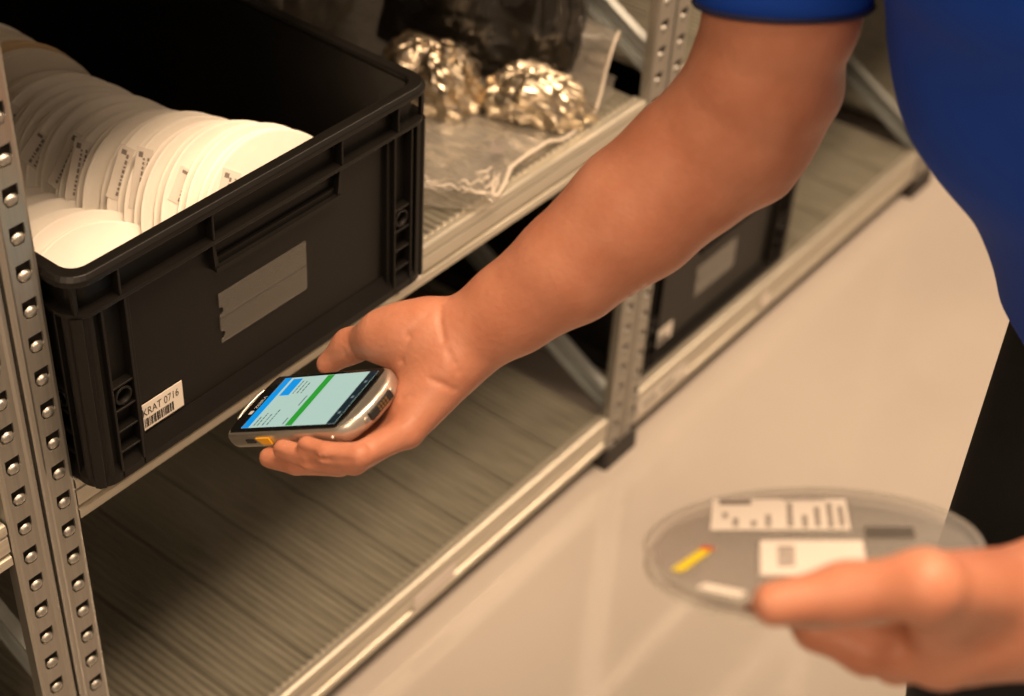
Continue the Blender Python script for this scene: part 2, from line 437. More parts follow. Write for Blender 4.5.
    # label pocket: two clear strips with half-round notches on the left edge
    def pocket(z0, z1, nz):
        b = MB(); pts = [(.102,z0),(.102,z1),(0,z1)]
        pts += [(0, nz+.0045)] + [(.0045*math.cos(a), nz+.0045*math.sin(a)) for a in np.linspace(math.pi/2, -math.pi/2, 7)] + [(0, nz-.0045)]
        pts += [(0,z0)]
        b.loops([[(x,0,z) for x,z in pts],[(x,-.0012,z) for x,z in pts]], cap0=True, cap1=True)
        return b.mesh('label_pocket')
    out['pocket'] = [pocket(0, .0245, .008), pocket(.0262, .0508, .033)]
    return out
CM = crate_meshes()
for k in ('tub','skirt','rim'): CM[k].materials.append(M['plastic'])
for k in CM['pillars'] + CM['handles']: k.materials.append(M['plastic'])
for k in CM['pocket']: k.materials.append(M['pocket'])
def bev(o, w=.0007):
    md = o.modifiers.new('bevel', 'BEVEL'); md.width = w; md.segments = 2; md.limit_method = 'ANGLE'; md.angle_limit = math.radians(35); return o
def crate(loc, label, rz=0, pocket_x=.149):
    e = empty('storage_crate', loc, label, 'crate', 'black stacking crates', (0,0,rz))
    t = bev(link('tub', CM['tub'], None, e)); bev(link('skirt', CM['skirt'], None, e)); bev(link('rim', CM['rim'], None, e))
    for p in CM['pillars']: bev(link('corner_pillar', p, None, e), .0005)
    for p in CM['handles']: bev(link('handle', p, None, e))
    for p in CM['pocket']:
        o = link('label_pocket', p, None, e); o.location = (pocket_x, .0112, .0655); o['label'] = 'clear plastic label pocket strip'
    return e
CZ = DECK_UP + .0014
crate((0, 0, CZ), 'large black plastic crate full of white reels on the upper shelf')
cr2 = crate((.8925, .043, DECK_LOW+.0014), 'black plastic crate on the bottom shelf behind the middle post')

# barcode stickers on the crates
def sticker(x, y, z, text, label):
    w, h = .0445, .0270
    b = MB(); b.box(0, -.0005, 0, w, 0, h)
    o = b.build('barcode_sticker', M['paper']); o.location = (x, y, z); tag(o, label, 'sticker')
    t = text_mesh(text, .0098); t.materials.append(M['ink'])
    to = link('lettering', t, None, o); to.rotation_euler = (math.pi/2, 0, 0); to.location = (.0008, -.0007, .0145); to.scale = (.84, 1.15, 1)
    bc = MB(); xx = .0025; rr = random.Random(3)
    while xx < .034:
        wd = rr.choice((.0005,.0005,.0010,.0015)); bc.box(xx, -.0008, .0025, xx+wd, -.0005, .0115); xx += wd + rr.choice((.0005,.0005,.0010))
    bc.build('barcode', M['ink'], o)
    return o
sticker(.0580, .0112, CZ+.0265, 'KRAT 0716', 'white barcode sticker reading KRAT 0716 on the big crate')
sticker(.8925+.0575, .0542, DECK_LOW+.028, 'KRAT', 'small white barcode sticker on the crate behind the middle post')

# ------------------------------------------------------------------ component reels in the crate
M['reel'] = mat('white_reel_plastic', (.88,.83,.75), .38, var=.03, scale=30, spec=.4, sss=.0)
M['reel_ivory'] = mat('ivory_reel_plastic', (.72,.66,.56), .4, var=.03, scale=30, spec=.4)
M['reel_tan'] = mat('tan_reel_plastic', (.62,.46,.27), .45)
M['tape_white'] = mat('white_carrier_tape', (.72,.66,.58), .6)
M['tape_tan'] = mat('tan_carrier_tape', (.55,.38,.20), .6)
RR = .0892
def disc_mesh(name, r, r_in, t, seg=56, lip=True):
    b = MB(); an = np.linspace(0, 2*math.pi, seg, endpoint=False)
    c = lambda rr, z: [(rr*math.cos(a), z, rr*math.sin(a)) for a in an]
    prof = [(r_in, 0), (r-.002, 0), (r-.0006, .0003), (r, t*.5), (r-.0006, t-.0003), (r-.002, t), (r_in, t)]
    L = [c(*p) for p in prof]; L.append(L[0])
    b.loops(L, 0, False)
    return b.mesh(name)
FLANGE = disc_mesh('flange', RR, .010, .0016)
TAPE = disc_mesh('tape_winding', .079, .028, .0084)
HUB = disc_mesh('hub', .029, .0065, .0098, 28)
def label_mesh(w, h, seed):
    b = MB(); rr = random.Random(seed)
    b.box(0, -.0004, 0, w, 0, h, 0)
    for k in range(2):
        z = h*(.18+.27*k); x = w*.08
        while x < w*.85:
            q = rr.uniform(.001, .004); b.box(x, -.0006, z, x+q, -.0003, z+h*.12, 1); x += q + .0016
    b.box(w*.84, -.0006, h*.60, w*.93, -.0003, h*.85, 1)
    b.v = [(x-w/2, y, z-h/2) for x, y, z in b.v]
    return b.mesh('reel_label')
LABELS = [label_mesh(.048, .020, 1), label_mesh(.054, .017, 2), label_mesh(.032, .022, 3)]
for l in LABELS: l.materials.append(M['paper']); l.materials.append(M['ink_grey'])
ORD = ['first','second','third','fourth','fifth','sixth','seventh','eighth','ninth','tenth','eleventh','twelfth','thirteenth','fourteenth','fifteenth','sixteenth','seventeenth','eighteenth','nineteenth','twentieth',
       'twenty-first','twenty-second','twenty-third','twenty-fourth','twenty-fifth','twenty-sixth','twenty-seventh','twenty-eighth','twenty-ninth','thirtieth','thirty-first','thirty-second','thirty-third','thirty-fourth','thirty-fifth','thirty-sixth']
def mvar(me, m_):
    c = me.copy(); c.materials.append(m_); return c
FL_V = {k: mvar(FLANGE, M[k]) for k in ('reel','reel_ivory','reel_tan')}
TP_V = {k: mvar(TAPE, M[k]) for k in ('tape_white','tape_tan')}
HB_V = {k: mvar(HUB, M[k]) for k in ('reel','reel_ivory','reel_tan')}
def reel(xc, yb, zb, lean, yaw, kind, tape, lab, label):
    """yb: where the rim touches the crate floor; lean backwards in radians"""
    e = empty('component_reel', (xc, yb, zb), label, 'reel', 'white reels in the big crate', (-lean, 0, yaw))
    for yy in (0, .0100):
        o = link('flange', FL_V[kind], None, e); o.location = (0, yy, RR); o.rotation_euler = (0, RNG.uniform(0,6), 0)
    o = link('tape_winding', TP_V[tape], None, e); o.location = (0, .0016, RR)
    o = link('hub', HB_V[kind], None, e); o.location = (0, .0009, RR)
    if lab is not None:
        k, ang, rad = lab
        o = link('reel_label', LABELS[k], None, e); o.rotation_euler = (0, ang, 0)
        o.location = (rad*math.cos(2.3), -.0002, RR + rad*math.sin(2.3))
    return e
ZR = CZ + .0074
rrng = random.Random(11)
def reel_row(n, x_of, y_start, lean_of, zoff, where, lab_of, step=.0146):
    y = y_start; prev = None
    for i in range(n):
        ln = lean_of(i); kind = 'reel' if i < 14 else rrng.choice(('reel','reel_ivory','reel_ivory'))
        kind = 'reel_tan' if i in (16, 21) and n > 20 else kind
        tape = 'tape_tan' if rrng.random() < .25 else 'tape_white'
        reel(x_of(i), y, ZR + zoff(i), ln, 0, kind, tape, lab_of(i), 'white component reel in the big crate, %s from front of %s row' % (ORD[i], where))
        y += step*(1+.12*math.sin(i*2.7)) + (.050 if i == 14 and n > 20 else 0)
reel_row(26, lambda i: .272-.0072*min(i,7) - .0005*max(0,i-7) + .003*math.sin(i*1.7) - (.010 if i > 14 else 0), .026, lambda i: .38+.012*min(i,12) if i < 15 else .22, lambda i: 0.004 + .0025*math.sin(i*2.3)**2,
         'right-hand', lambda i: {0:(0,-.9,.070),2:(2,-.7,.072),4:(1,-.95,.079),5:(0,-.8,.080),7:(1,-.9,.082),8:(1,-.6,.084),10:(2,-.5,.084),13:(1,-.7,.083),15:(1,-.8,.082),17:(2,-.5,.082),20:(2,-.4,.084)}.get(i), .0150)
reel_row(11, lambda i: .107 + .003*math.sin(i*2.1), .022, lambda i: .74+.015*i, lambda i: .003*(i%2),
         'left-hand', lambda i: {0:(1,-.75,.060),1:(0,-.7,.078),3:(2,-.2,.080),4:(2,-.5,.080)}.get(i), .0168)
# ------------------------------------------------------------------ bags on the upper shelf
M['foil'] = mat('crumpled_silver_foil', (.62,.53,.40), .30, 1.0, bump=.15, bscale=60)
M['smoke'] = film_mat('smoky_antistatic_film', (.10,.09,.078), .14, .06, (.22,.19,.15), ior=1.6, bump=.25, bscale=18)
M['clear'] = film_mat('clear_plastic_film', (.95,.94,.92), .20, .15, (.85,.80,.72), ior=2.6, bump=.8, bscale=38)
M['edge'] = film_mat('folded_plastic_edge', (.9,.88,.85), .35, .55, (.88,.80,.70), ior=1.3)
M['contents'] = mat('black_bag_contents', (.012,.011,.010), .5)
M['shade_bag'] = film_mat('dull_plastic_film', (.75,.70,.62), .22, .25, (.42,.36,.28), ior=1.5, bump=.8, bscale=20)
def nz(p, s, o=0): return mnoise.noise(Vector((p[0]*s+o, p[1]*s+o*1.3, p[2]*s-o)))
def crumple(p, s, o=0):
    d, _ = mnoise.voronoi(Vector((p[0]*s+o, p[1]*s-o, p[2]*s+2*o))); return d[1]-d[0]
AX = Vector((.41, -.912, 0)); AN = Vector((-.912, -.41, 0))    # along the bag's front face / out of it, towards the aisle
def lobe(c, a, bt, h, seed, name, parent):
    """crumpled pillow of foil, standing on the shelf deck; a long, bt thick, h high"""
    b = MB(); nu, nv = 72, 36; L = []
    for j in range(nv+1):
        ph_ = math.pi*j/nv; row = []
        for i in range(nu):
            t = 2*math.pi*i/nu
            cx, cy = math.cos(t), math.sin(t)
            f1 = math.sin(ph_)**.7 if ph_ < math.pi/2 else max(0, 2-2*ph_/math.pi)**.75
            f2 = f1 if ph_ < math.pi/2 else .35+.65*f1 if ph_ < math.pi*.97 else f1
            pl_ = 1 - .16*abs(math.sin(5*t + 2.5*mnoise.noise(Vector((cx*2+seed, cy*2, ph_)))))
            sx = math.copysign(abs(cx)**.8, cx)*f2*a*pl_; sy = math.copysign(abs(cy)**.8, cy)*f1*bt*pl_
            ta = 1 - .55*max(0, sx/a)**2; sy *= ta
            zz = (1-math.cos(ph_))*h*ta - h
            p = Vector(c) + AX*sx + AN*sy + Vector((0,0,zz))
            k = .020*crumple(p, 13, seed) + .009*crumple(p, 28, seed+3) + .006*crumple(p, 48, seed+5) + .003*crumple(p, 90, seed+8) + .012*nz(p, 10, seed)
            dr = (AX*sx/a + AN*sy/bt + Vector((0,0,zz/h*.8))).normalized()
            p = p + dr*(k-.008)
            p.z = max(p.z, DECK_UP+.0016)
            row.append(tuple(p))
        L.append(row)
    b.loops(L, 0, False)
    return b.build(name, M['foil'], parent)
sb = bpy.data.objects.new('shielding_bag', None); COL.objects.link(sb)
tag(sb, 'smoky antistatic bag with crumpled silver foil bottom on the upper shelf', 'bag')
lobe((.655,.207,.611), .060, .042, .043, 2., 'foil_fold', sb)
lobe((.707,.097,.607), .072, .038, .038, 7., 'foil_fold', sb)
def sack(c, a, bt, h, seed, name, m_, parent, lean=(0,0), wr=.010, top=.82):
    b = MB(); nu, nv = 72, 30; L = []
    for j in range(nv+1):
        f = j/nv; row = []; sc = (1-(1-top)*f) * (min(1, (f*9+.25)) if f < .09 else 1)
        for i in range(nu):
            t = 2*math.pi*i/nu; cx, cy = math.cos(t), math.sin(t)
            sx = math.copysign(abs(cx)**.55, cx)*a*sc; sy = math.copysign(abs(cy)**.55, cy)*bt*sc
            p = Vector(c) + AX*(sx+lean[0]*f) + AN*(sy+lean[1]*f) + Vector((0,0,h*f))
            q = (p[0], p[1], p[2]*.28)
            k = wr*(1.6*crumple(q, 22, seed) - .7) + wr*.5*nz(p, 40, seed)
            dr = (AX*sx/a + AN*sy/bt).normalized() if (sx or sy) else Vector((0,0,1))
            row.append(tuple(p + dr*k))
        L.append(row)
    b.loops(L, 0, True, cap0=True, cap1=True)
    return b.build(name, m_, parent)
sack((.735,.205,.579), .125, .036, .30, 3., 'smoky_film', M['smoke'], sb, (.0,-.02))
b = MB()
for (da, dn, w, hh) in ((-.055,0,.085,.24),(.045,.0,.08,.22)):
    c = Vector((.735,.205,.583)) + AX*da + AN*dn
    b.bar(c, c+Vector((0,0,hh)), .04, w, up=tuple(AX))
b.build('contents', M['contents'], sb, .004)
# clear bag lying under and in front of it, mouth standing open beside the middle post
cb = bpy.data.objects.new('clear_bag', None); COL.objects.link(cb)
tag(cb, 'crinkled clear plastic bag spread flat on the upper shelf with its mouth arching up', 'bag')
def lerp_tab(tab, x):
    for (x0,v0),(x1,v1) in zip(tab, tab[1:]):
        if x <= x1:
            t = max(0, (x-x0)/(x1-x0)); t = t*t*(3-2*t); return v0+(v1-v0)*t
    return tab[-1][1]
FRONT = [(.415,.115),(.47,.085),(.530,.022),(.60,.047),(.72,.052),(.79,.062),(.835,.085)]
MOUTH = [(.415,.004),(.50,.010),(.535,.003),(.60,.004),(.70,.006),(.745,.030),(.775,.068),(.795,.073),(.815,.066),(.835,.030)]
def bag_pt(x, t, top=True):
    yf = lerp_tab(FRONT, x); y = yf + (.46-yf)*t
    arch = lerp_tab(MOUTH, x) * (math.exp(-(t/.42)**2) if x > .7 else math.exp(-(t/.8)**2))
    p = (x, y, 0)
    cr_ = .006*crumple(p, 30, 1.) + .004*crumple(p, 70, 4.) + .004*nz(p, 24, 2.)
    fr = math.exp(-((x-.50)/.055)**2 - ((y-.06)/.05)**2)
    cr_ = cr_*(1.1 + 2.6*fr) + fr*.012*crumple(p, 95, 6.)
    z = DECK_UP + .0025 + (arch + max(0, cr_) + .006 if top else .0012+.3*max(0,cr_))
    if y < .034 : z = max(DECK_UP+.0062, z)
    for (cx, cy, a, bt) in ((.655,.207,.060,.042), (.707,.097,.072,.038)):    # the foil rests on the film here
        w = Vector((x-cx, y-cy, 0)); q = math.hypot(w.dot(AX)/(a*1.08), w.dot(AN)/(bt*1.15))
        if q < 1: z = DECK_UP + .0019
        elif q < 1.5: z = DECK_UP + .0019 + (z-DECK_UP-.0019)*(q-1)/.5
    return (x, y, z)
nx_, nt_ = 96, 60
for top, nm in ((True, 'upper_film'), (False, 'lower_film')):
    b = MB(); L = [[bag_pt(.415+.42*i/nx_, j/nt_, top) for i in range(nx_+1)] for j in range(nt_+1)]
    b.loops(L, 0, True, close_u=False)
    b.build(nm, M['clear'], cb)
ep = np.array([bag_pt(.520+.315*i/82, 0) for i in range(83)]); ep = np.stack([np.convolve(ep[:,k], np.ones(7)/7, 'valid') for k in range(3)], 1)
b = MB(); b.tube([tuple(q) for q in ep], [.0017+.0005*abs(math.sin(i*.9)) for i in range(len(ep))], 7); b.build('folded_edge', M['edge'], cb)
b = MB(); cr9 = random.Random(9)  # pale tubes laid along film crinkles, added to imitate their bright glints
for k in range(26):
    x0 = cr9.uniform(.44,.60); t0 = cr9.uniform(.0,.18)*(1 if x0 < .53 else .5); an = cr9.uniform(-1.2,1.2); ln_ = cr9.uniform(.012,.040)
    pts = []
    for j in range(7):
        xx = x0 + ln_*j/6*math.cos(an); tt_ = max(0, t0 + ln_*j/6*math.sin(an)*2.2); q = bag_pt(xx, tt_); pts.append((q[0], q[1], q[2]+.0006))
    b.tube(pts, [.0002,.0008,.0011,.0012,.0011,.0008,.0002], 5)
cz = b.build('crinkle_glints', M['edge'], cb); cz['kind'] = 'stuff'
b = MB(); c = Vector((.598,.074,DECK_UP+.016)); b.bar(c, c+Vector((.022,.012,0)), .016, .0006); b.build('grey_tag', M['ink_grey'], cb)
# dull bag further back beside the crate
bb = bpy.data.objects.new('dull_bag', None); COL.objects.link(bb)
tag(bb, 'dim brownish plastic bag at the back of the upper shelf behind the crate rim', 'bag')
sack((.640,.430,.579), .075, .085, .20, 9., 'film', M['shade_bag'], bb, (0,0), .016, .8)
sack((.640,.430,.583), .058, .066, .16, 9., 'contents', M['contents'], bb, (0,0), .008, .8)
# ------------------------------------------------------------------ handheld scanner phone
PB = np.array([[0.0374, -0.8486, 0.5276], [0.9777, 0.1406, 0.1573], [-0.2077, 0.5099, 0.8349]]).T
PC = np.array([0.0939, -0.1437, 0.7029])
def ph(u, v, n): return PB @ np.array([u, v, n]) + PC
M['alu'] = mat('brushed_grey_metal', (.66,.62,.56), .34, .85, var=.06, scale=40)
M['dark_alu'] = mat('grey_side_metal', (.33,.31,.28), .38, .8)
M['glass'] = mat('black_phone_glass', (.006,.006,.006), .08, spec=.5)
M['rubber'] = mat('black_rubber', (.012,.012,.012), .6)
M['yellow'] = mat('yellow_button', (.85,.42,.02), .4)
M['gold'] = mat('gold_contacts', (.35,.20,.08), .4, .7)
def emit(name, c, s=1.0):
    return mat(name, (0,0,0), .25, emit=c, estr=s, spec=.2)
M['scr_bg'] = emit('screen_pale', (.47,.64,.55), .95)
M['scr_blue'] = emit('screen_blue', (.005,.31,.80), .95)
M['scr_green'] = emit('screen_green', (.03,.34,.035), .95)
M['scr_dark'] = emit('screen_navbar', (.012,.022,.028), 1.)
M['scr_text'] = emit('screen_text', (.10,.16,.14), 1.)
M['scr_white'] = emit('screen_white', (.16,.2,.2), 1.)
M['print'] = mat('light_print', (.5,.5,.5), .5)
pe = empty('handheld_scanner', PC, 'grey metal handheld scanner phone with lit screen held in the right hand', 'phone')
pe.matrix_world = Matrix([[PB[0][0],PB[0][1],PB[0][2],PC[0]],[PB[1][0],PB[1][1],PB[1][2],PC[1]],[PB[2][0],PB[2][1],PB[2][2],PC[2]],[0,0,0,1]])
def phone_outline(du=0., r=.009):
    """outline in (u,v): narrowed head at -u, bowed chin at +u"""
    w = .0355-du; pts = []
    pts += [(-.0665+du*.5, -w), (-.0700+du, -w+.004), (-.0725+du, -.016), (-.0725+du, .016), (-.0700+du, w-.004), (-.0665+du*.5, w)]
    pts += [(.058, w), (.066-du*.5, w-.0018), (.0715-du, w-.007)]
    pts += [(.0760-du, .018), (.0785-du, .006), (.0785-du, -.006), (.0760-du, -.018)]
    pts += [(.0715-du, -w+.007), (.066-du*.5, -w+.0018), (.058, -w)]
    return pts[::-1]
def outl(du, n): return [(u, v, n) for u, v in phone_outline(du)]
b = MB(); b.loops([outl(.0065,-.0155), outl(.0025,-.0145), outl(.0006,-.011), outl(0,-.007), outl(.0004,-.0022), outl(.0016,-.0004), outl(.0026,0)], 0, True, cap0=True, cap1=True)
b.build('housing', M['alu'], pe)
b = MB()   # black glass front, stops before the bowed metal chin
gp = [(-.0680,-.0190),(-.0680,.0190),(-.0660,.0302),(-.0640,.0325),(.0600,.0325),(.0625,.0310),(.0645,.0200),(.0650,0),(.0645,-.0200),(.0625,-.0310),(.0600,-.0325),(-.0640,-.0325),(-.0660,-.0302)]
gp = gp[::-1]
b.loops([[(u,v,-.001) for u,v in gp],[(u,v,.0008) for u,v in gp],[(u*.994,v*.985,.0011) for u,v in gp]], 0, False, cap1=True)
b.build('glass_front', M['glass'], pe)
def scr(name, u0, u1, v0, v1, m_, n=.00125, par=None):
    q = MB(); q.box(u0, v0, n-.0001, u1, v1, n); return q.build(name, M[m_], par or pe)
S = scr('screen', -.0530, .0580, -.0290, .0290, 'scr_bg', .00125)
scr('header_bar', -.0530, -.0440, -.0290, .0290, 'scr_blue', .0014, S)
scr('blue_button', -.0405, -.0290, .0075, .0270, 'scr_blue', .0014, S)
scr('green_bar', .0005, .0085, -.0285, .0285, 'scr_green', .0014, S)
scr('navigation_bar', .0490, .0580, -.0290, .0290, 'scr_dark', .0014, S)
q = MB()
for v in (-.017, 0, .017): q.box(.0523, v-.0012, .0014, .0550, v+.0012, .0015)
q.build('navigation_icons', M['scr_white'], S)
q = MB(); tr = random.Random(5)
for u in (-.0395, -.0350, -.0290, -.0235):
    v = -.027
    while v < -.027+tr.uniform(.010,.022):
        w = tr.uniform(.001,.003); q.box(u, v, .0014, u+.0014, v+w, .0015); v += w+.0008
for u in (-.0255, -.0205, -.0155):
    v = .009
    while v < .009+tr.uniform(.010,.016):
        w = tr.uniform(.001,.003); q.box(u, v, .0014, u+.0013, v+w, .0015); v += w+.0008
for u, v0, v1 in ((-.0045,-.006,.005),(-.004,-.027,-.020)): q.box(u, v0, .0014, u+.0012, v1, .0015)
q.build('screen_text', M['scr_text'], S)
q = MB(); q.box(.0035, -.010, .0015, .0050, .008, .0016); q.build('green_bar_text', M['scr_green'], S)
q = MB()
for v in (.012, .0165, .021, .025): q.box(-.0527, v, .0014, -.0515, v+.0028, .0015)
q.box(-.0527, -.027, .0014, -.0515, -.0235, .0015); q.build('status_icons', M['scr_white'], S)
t = text_mesh('ZEBRA', .0050); t.materials.append(M['print'])
o = link('printed_name', t, None, pe); o.rotation_euler = (0,0,math.pi/2); o.location = (-.0555, -.0065, .00125)
q = MB(); q.box(-.0600, -.0130, .0011, -.0560, -.0090, .0013); q.build('printed_emblem', M['print'], pe)
q = MB(); q.tube([(-.0695,-.0165,.0002),(-.0705,-.010,.0008),(-.0708,0,.0010),(-.0705,.010,.0008),(-.0695,.0165,.0002)], .0014, 8); o = q.build('earpiece_ridge', M['alu'], pe)
q = MB(); q.box(-.0465,-.0362,-.0085,-.0355,-.0350,-.0048); q.build('side_port', M['rubber'], pe, .0004)
q = MB(); yp = [(-.0325,-.0035),(-.0165,-.0035),(-.0165,-.0100),(-.0275,-.0100)]
q.loops([[(u,-.0350,n) for u,n in yp],[(u,-.0366,n) for u,n in yp]], cap0=True, cap1=True); q.build('yellow_scan_button', M['yellow'], pe)
q = MB(); q.box(.0745,-.0135,-.0110,.0792,.0135,-.0042); q.build('dock_plate', M['rubber'], pe, .0008)
q = MB()
for k in range(4):
    for j in range(2): q.box(.0790, -.004+k*.0030, -.0098+j*.0026, .0796, -.0022+k*.0030, -.0080+j*.0026)
q.build('dock_contacts', M['gold'], pe)
for v in (-.0165, .0165):
    q = MB(); q.tube([(.0735,v,-.0075),(.0790-abs(v)*.09,v,-.0075)], .0021, 10); q.build('dock_screw', M['alu'], pe)
q = MB(); q.tube([(.0560,-.0350,-.0062),(.0560,-.0368,-.0062)], .0019, 10); q.build('side_screw', M['alu'], pe)
# ------------------------------------------------------------------ clear reel held in the left hand
HC = px(811, 541, .865)
hn = RW @ np.array([-.055, -.968, -.235]); hn /= np.linalg.norm(hn)
hx = RW @ np.array([1., -.06, .0]); hx -= hn*(hx@hn); hx /= np.linalg.norm(hx)
hy = np.cross(hn, hx)
hx, hy = hx*math.cos(.16)-hy*math.sin(.16), hy*math.cos(.16)+hx*math.sin(.16)
M['clear_disc'] = film_mat('frosted_clear_plastic', (.96,.955,.95), .40, .15, (.52,.50,.46), ior=1.25)
M['disc_rim'] = film_mat('clear_plastic_rim', (.94,.94,.93), .25, .22, (.70,.67,.60), ior=1.3)
M['carrier'] = film_mat('clear_carrier_tape', (.92,.915,.905), .4, .16, (.42,.40,.36), ior=1.1)
M['lab_yellow'] = mat('yellow_sticker', (.75,.58,.02), .5)
M['lab_red'] = mat('red_sticker', (.55,.07,.03), .5)
M['lab_grey'] = mat('grey_sticker', (.10,.09,.08), .5)
M['lab_brown'] = mat('brown_tape_end', (.16,.06,.04), .5)
he = empty('held_reel', HC, 'clear plastic component reel with paper labels held in the left hand', 'reel')
he.matrix_world = Matrix([[hx[0],hy[0],hn[0],HC[0]],[hx[1],hy[1],hn[1],HC[1]],[hx[2],hy[2],hn[2],HC[2]],[0,0,0,1]])
def zdisc(name, r, r_in, z0, z1, m_, parent, seg=72):
    b = MB(); an = np.linspace(0, 2*math.pi, seg, endpoint=False)
    c = lambda rr, z: [(rr*math.cos(a), rr*math.sin(a), z) for a in an]
    L = [c(r_in,z1), c(r-.0008,z1), c(r,(z0+z1)/2), c(r-.0008,z0), c(r_in,z0)]; L.append(L[0])
    b.loops(L, 0, False); return b.build(name, m_, parent)
HR = .0895
zdisc('flange', HR, .0075, -.0013, 0, M['clear_disc'], he)
zdisc('flange', HR, .0075, -.0113, -.0100, M['clear_disc'], he)
zdisc('flange_rim', HR+.0004, HR-.0018, -.0015, .0002, M['disc_rim'], he)
zdisc('flange_rim', HR+.0004, HR-.0018, -.0115, -.0098, M['disc_rim'], he)
zdisc('hub', .029, .0070, -.0100, -.0013, M['disc_rim'], he)
zdisc('tape_winding', .0835, .030, -.0098, -.0020, M['carrier'], he)
def hlab(name, x0, x1, y0, y1, m_, lift=.0004, rot=0., marks=None, lbl=None):
    b = MB(); cx, cy = (x0+x1)/2, (y0+y1)/2
    b.box(x0-cx, y0-cy, 0, x1-cx, y1-cy, .0003, 0)
    if marks:
        for (a, c, w, h) in marks: b.box(x0-cx+a, y0-cy+c, .0003, x0-cx+a+w, y0-cy+c+h, .0005, 1)
    o = b.build(name, [M[m_], M['ink_grey']], he); o.location = (cx, cy, lift); o.rotation_euler = (0,0,rot)
    if lbl: o['label'] = lbl
    return o
mk = [(.004,.040,.018,.009)]
rk = random.Random(4)
for (a, c, n) in ((.006,.018,3),(.012,.004,4),(.022,.005,2),(.030,.004,6),(.042,.004,9),(.050,.003,5),(.057,.004,8),(.064,.002,10),(.070,.004,9)):
    y = c
    for k in range(n):
        h = rk.uniform(.0018,.0042)
        if y+h < .046: mk.append((a, y, .0032, h))
        y += h+.0010
x = .040
while x < .062: mk.append((x, .0465, .0018, .0028)); x += .0027
hlab('paper_label', -.054, .0215, .016, .066, 'paper', marks=mk, lbl='large white printed label')
mk2 = [(.009, .036+.0, .009, .0045)] + [(.009, .030-.006*k, .009, .0035) for k in range(4)]
hlab('paper_label', -.027, .027, -.050, -.001, 'paper_dim', marks=mk2, lbl='second white label with a barcode')
hlab('yellow_sticker', -.0655, -.0590, -.046, -.012, 'lab_yellow', rot=-.45, lbl='yellow sticker strip')
hlab('red_sticker', -.0585, -.0515, -.0155, -.0100, 'lab_red', .0005, rot=-.45, lbl='red tip of the sticker')
hlab('grey_sticker', .029, .055, .004, .020, 'lab_grey', lbl='dark grey sticker')
hlab('white_strip', -.058, -.034, -.0735, -.0665, 'paper', rot=-.50, lbl='white strip on the rim')
b = MB(); b.bar((-.034,-.0780,-.004),(-.022,-.0850,-.004), .006, .003); b.build('tape_end', M['lab_brown'], he)

